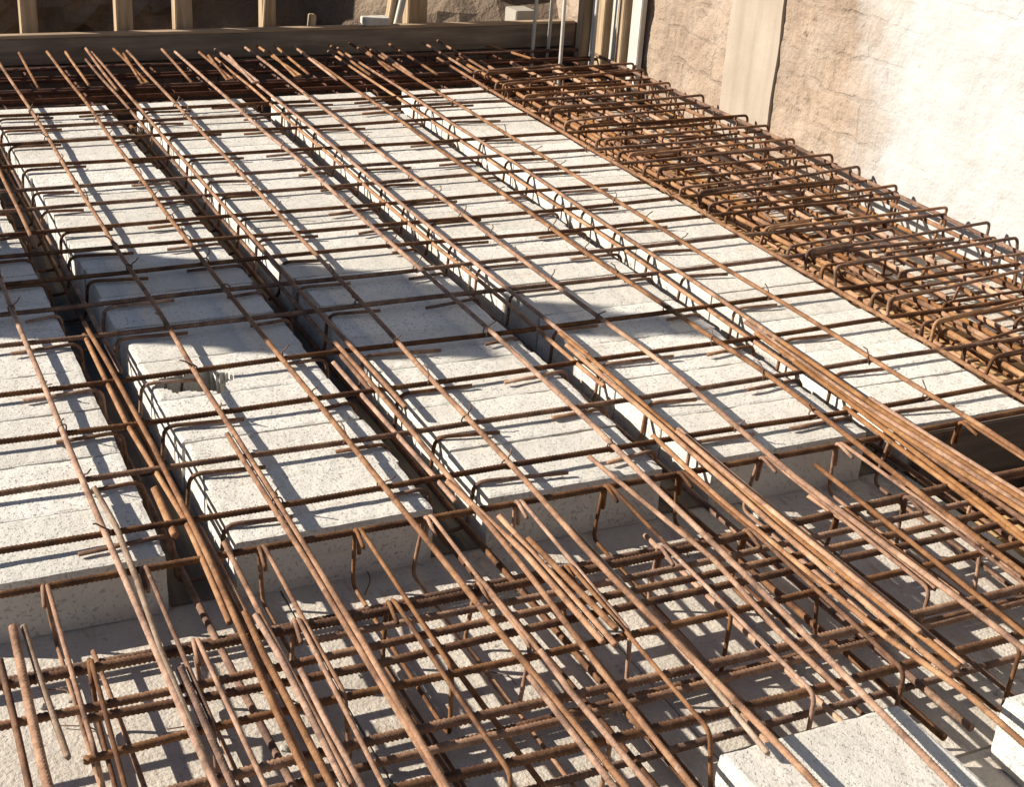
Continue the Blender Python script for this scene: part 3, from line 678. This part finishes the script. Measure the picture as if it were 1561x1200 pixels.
eb = from_bm('earth_bank', bm, M['soil']); eb['kind'] = 'structure'

# ------------------------------------------------------------------ added unseen shadow caster left of the deck, shaped for the broad shadow
t = thing('shadow_caster', 'added unseen shadow hoarding standing left of the deck, casting the broad shadow across the blocks', 'caster', V(-.9, 3.16, ZP))
hh = 1.57
HP_ = [(0,.25),(1.15,.235),(1.24,.20),(1.32,.135),(1.40,.08),(1.50,.045),(1.60,.03)]
def half(h):
    for (a, p), (b, q) in zip(HP_, HP_[1:]):
        if h <= b: return p + (q-p)*(h-a)/(b-a)
    return .03
bm = bmesh.new()
h = .02; k = 0
while h < hh - .05:
    hw = half(h + .04)*rnd(.93,1.05); off = rnd(-.012,.012)
    add_box(bm, (0, off*U, (h+.042)*U), (.018*U, 2*hw*U, .086*U), bevel=.003); h += .0885; k += 1
from_bm('caster_boards', bm, M['timber_x'], (0,0,0), t)
for s in (-1, 1):
    a = Vector((.02*U, s*.2*U, 0)); b = Vector((.02*U, s*.12*U, 1.3*U)); d = b-a
    bm = bmesh.new(); add_box(bm, (0,0,d.length/2), (.035*U, .045*U, d.length), bevel=.003)
    o = from_bm('caster_leg', bm, M['timber_z'], a + Vector((.004*s,0,0)), t); o.rotation_euler = d.to_track_quat('Z','Y').to_euler()

# ------------------------------------------------------------------ light, sky, camera
L = Vector((1.66, -.74, -1.0)).normalized()
el = math.asin(-L.z); az = math.atan2(-L.x, -L.y)
sun = bpy.data.lights.new('sun', 'SUN'); sun.energy = 5.0; sun.angle = math.radians(.55); sun.color = (1.0, .93, .82)
so = bpy.data.objects.new('sun', sun); so.rotation_euler = L.to_track_quat('-Z', 'Y').to_euler(); so.location = (-6, 6, 8); link(so)
w = bpy.data.worlds.new('World'); scn.world = w; w.use_nodes = True
nt = w.node_tree; bg = nt.nodes['Background']; sky = nt.nodes.new('ShaderNodeTexSky'); sky.sky_type = 'NISHITA'; sky.sun_disc = False
sky.sun_elevation = el; sky.sun_rotation = az; sky.dust_density = .5; sky.air_density = .75; sky.ozone_density = .5; sky.altitude = 900
nt.links.new(sky.outputs[0], bg.inputs[0]); bg.inputs['Strength'].default_value = .06
scn.view_settings.view_transform = 'Standard'; scn.view_settings.look = 'None'; scn.view_settings.exposure = .85; scn.view_settings.gamma = 1

Rw = Matrix(((.90131574,-.12984527,.41324344),(-.42842803,-.40789545,.80626963),(.06386982,-.90374859,-.42327195)))   # camera axes in the deck's frame
cam = bpy.data.cameras.new('camera'); cam.sensor_width = 36; cam.lens = 2224/1561*36; cam.clip_start = .05; cam.clip_end = 500
co = bpy.data.objects.new('camera', cam)
co.matrix_world = Matrix.Translation((0,0,U)) @ (Rw @ Matrix.Diagonal((1,-1,-1))).to_4x4()
link(co); scn.camera = co
scn.render.engine = 'CYCLES'
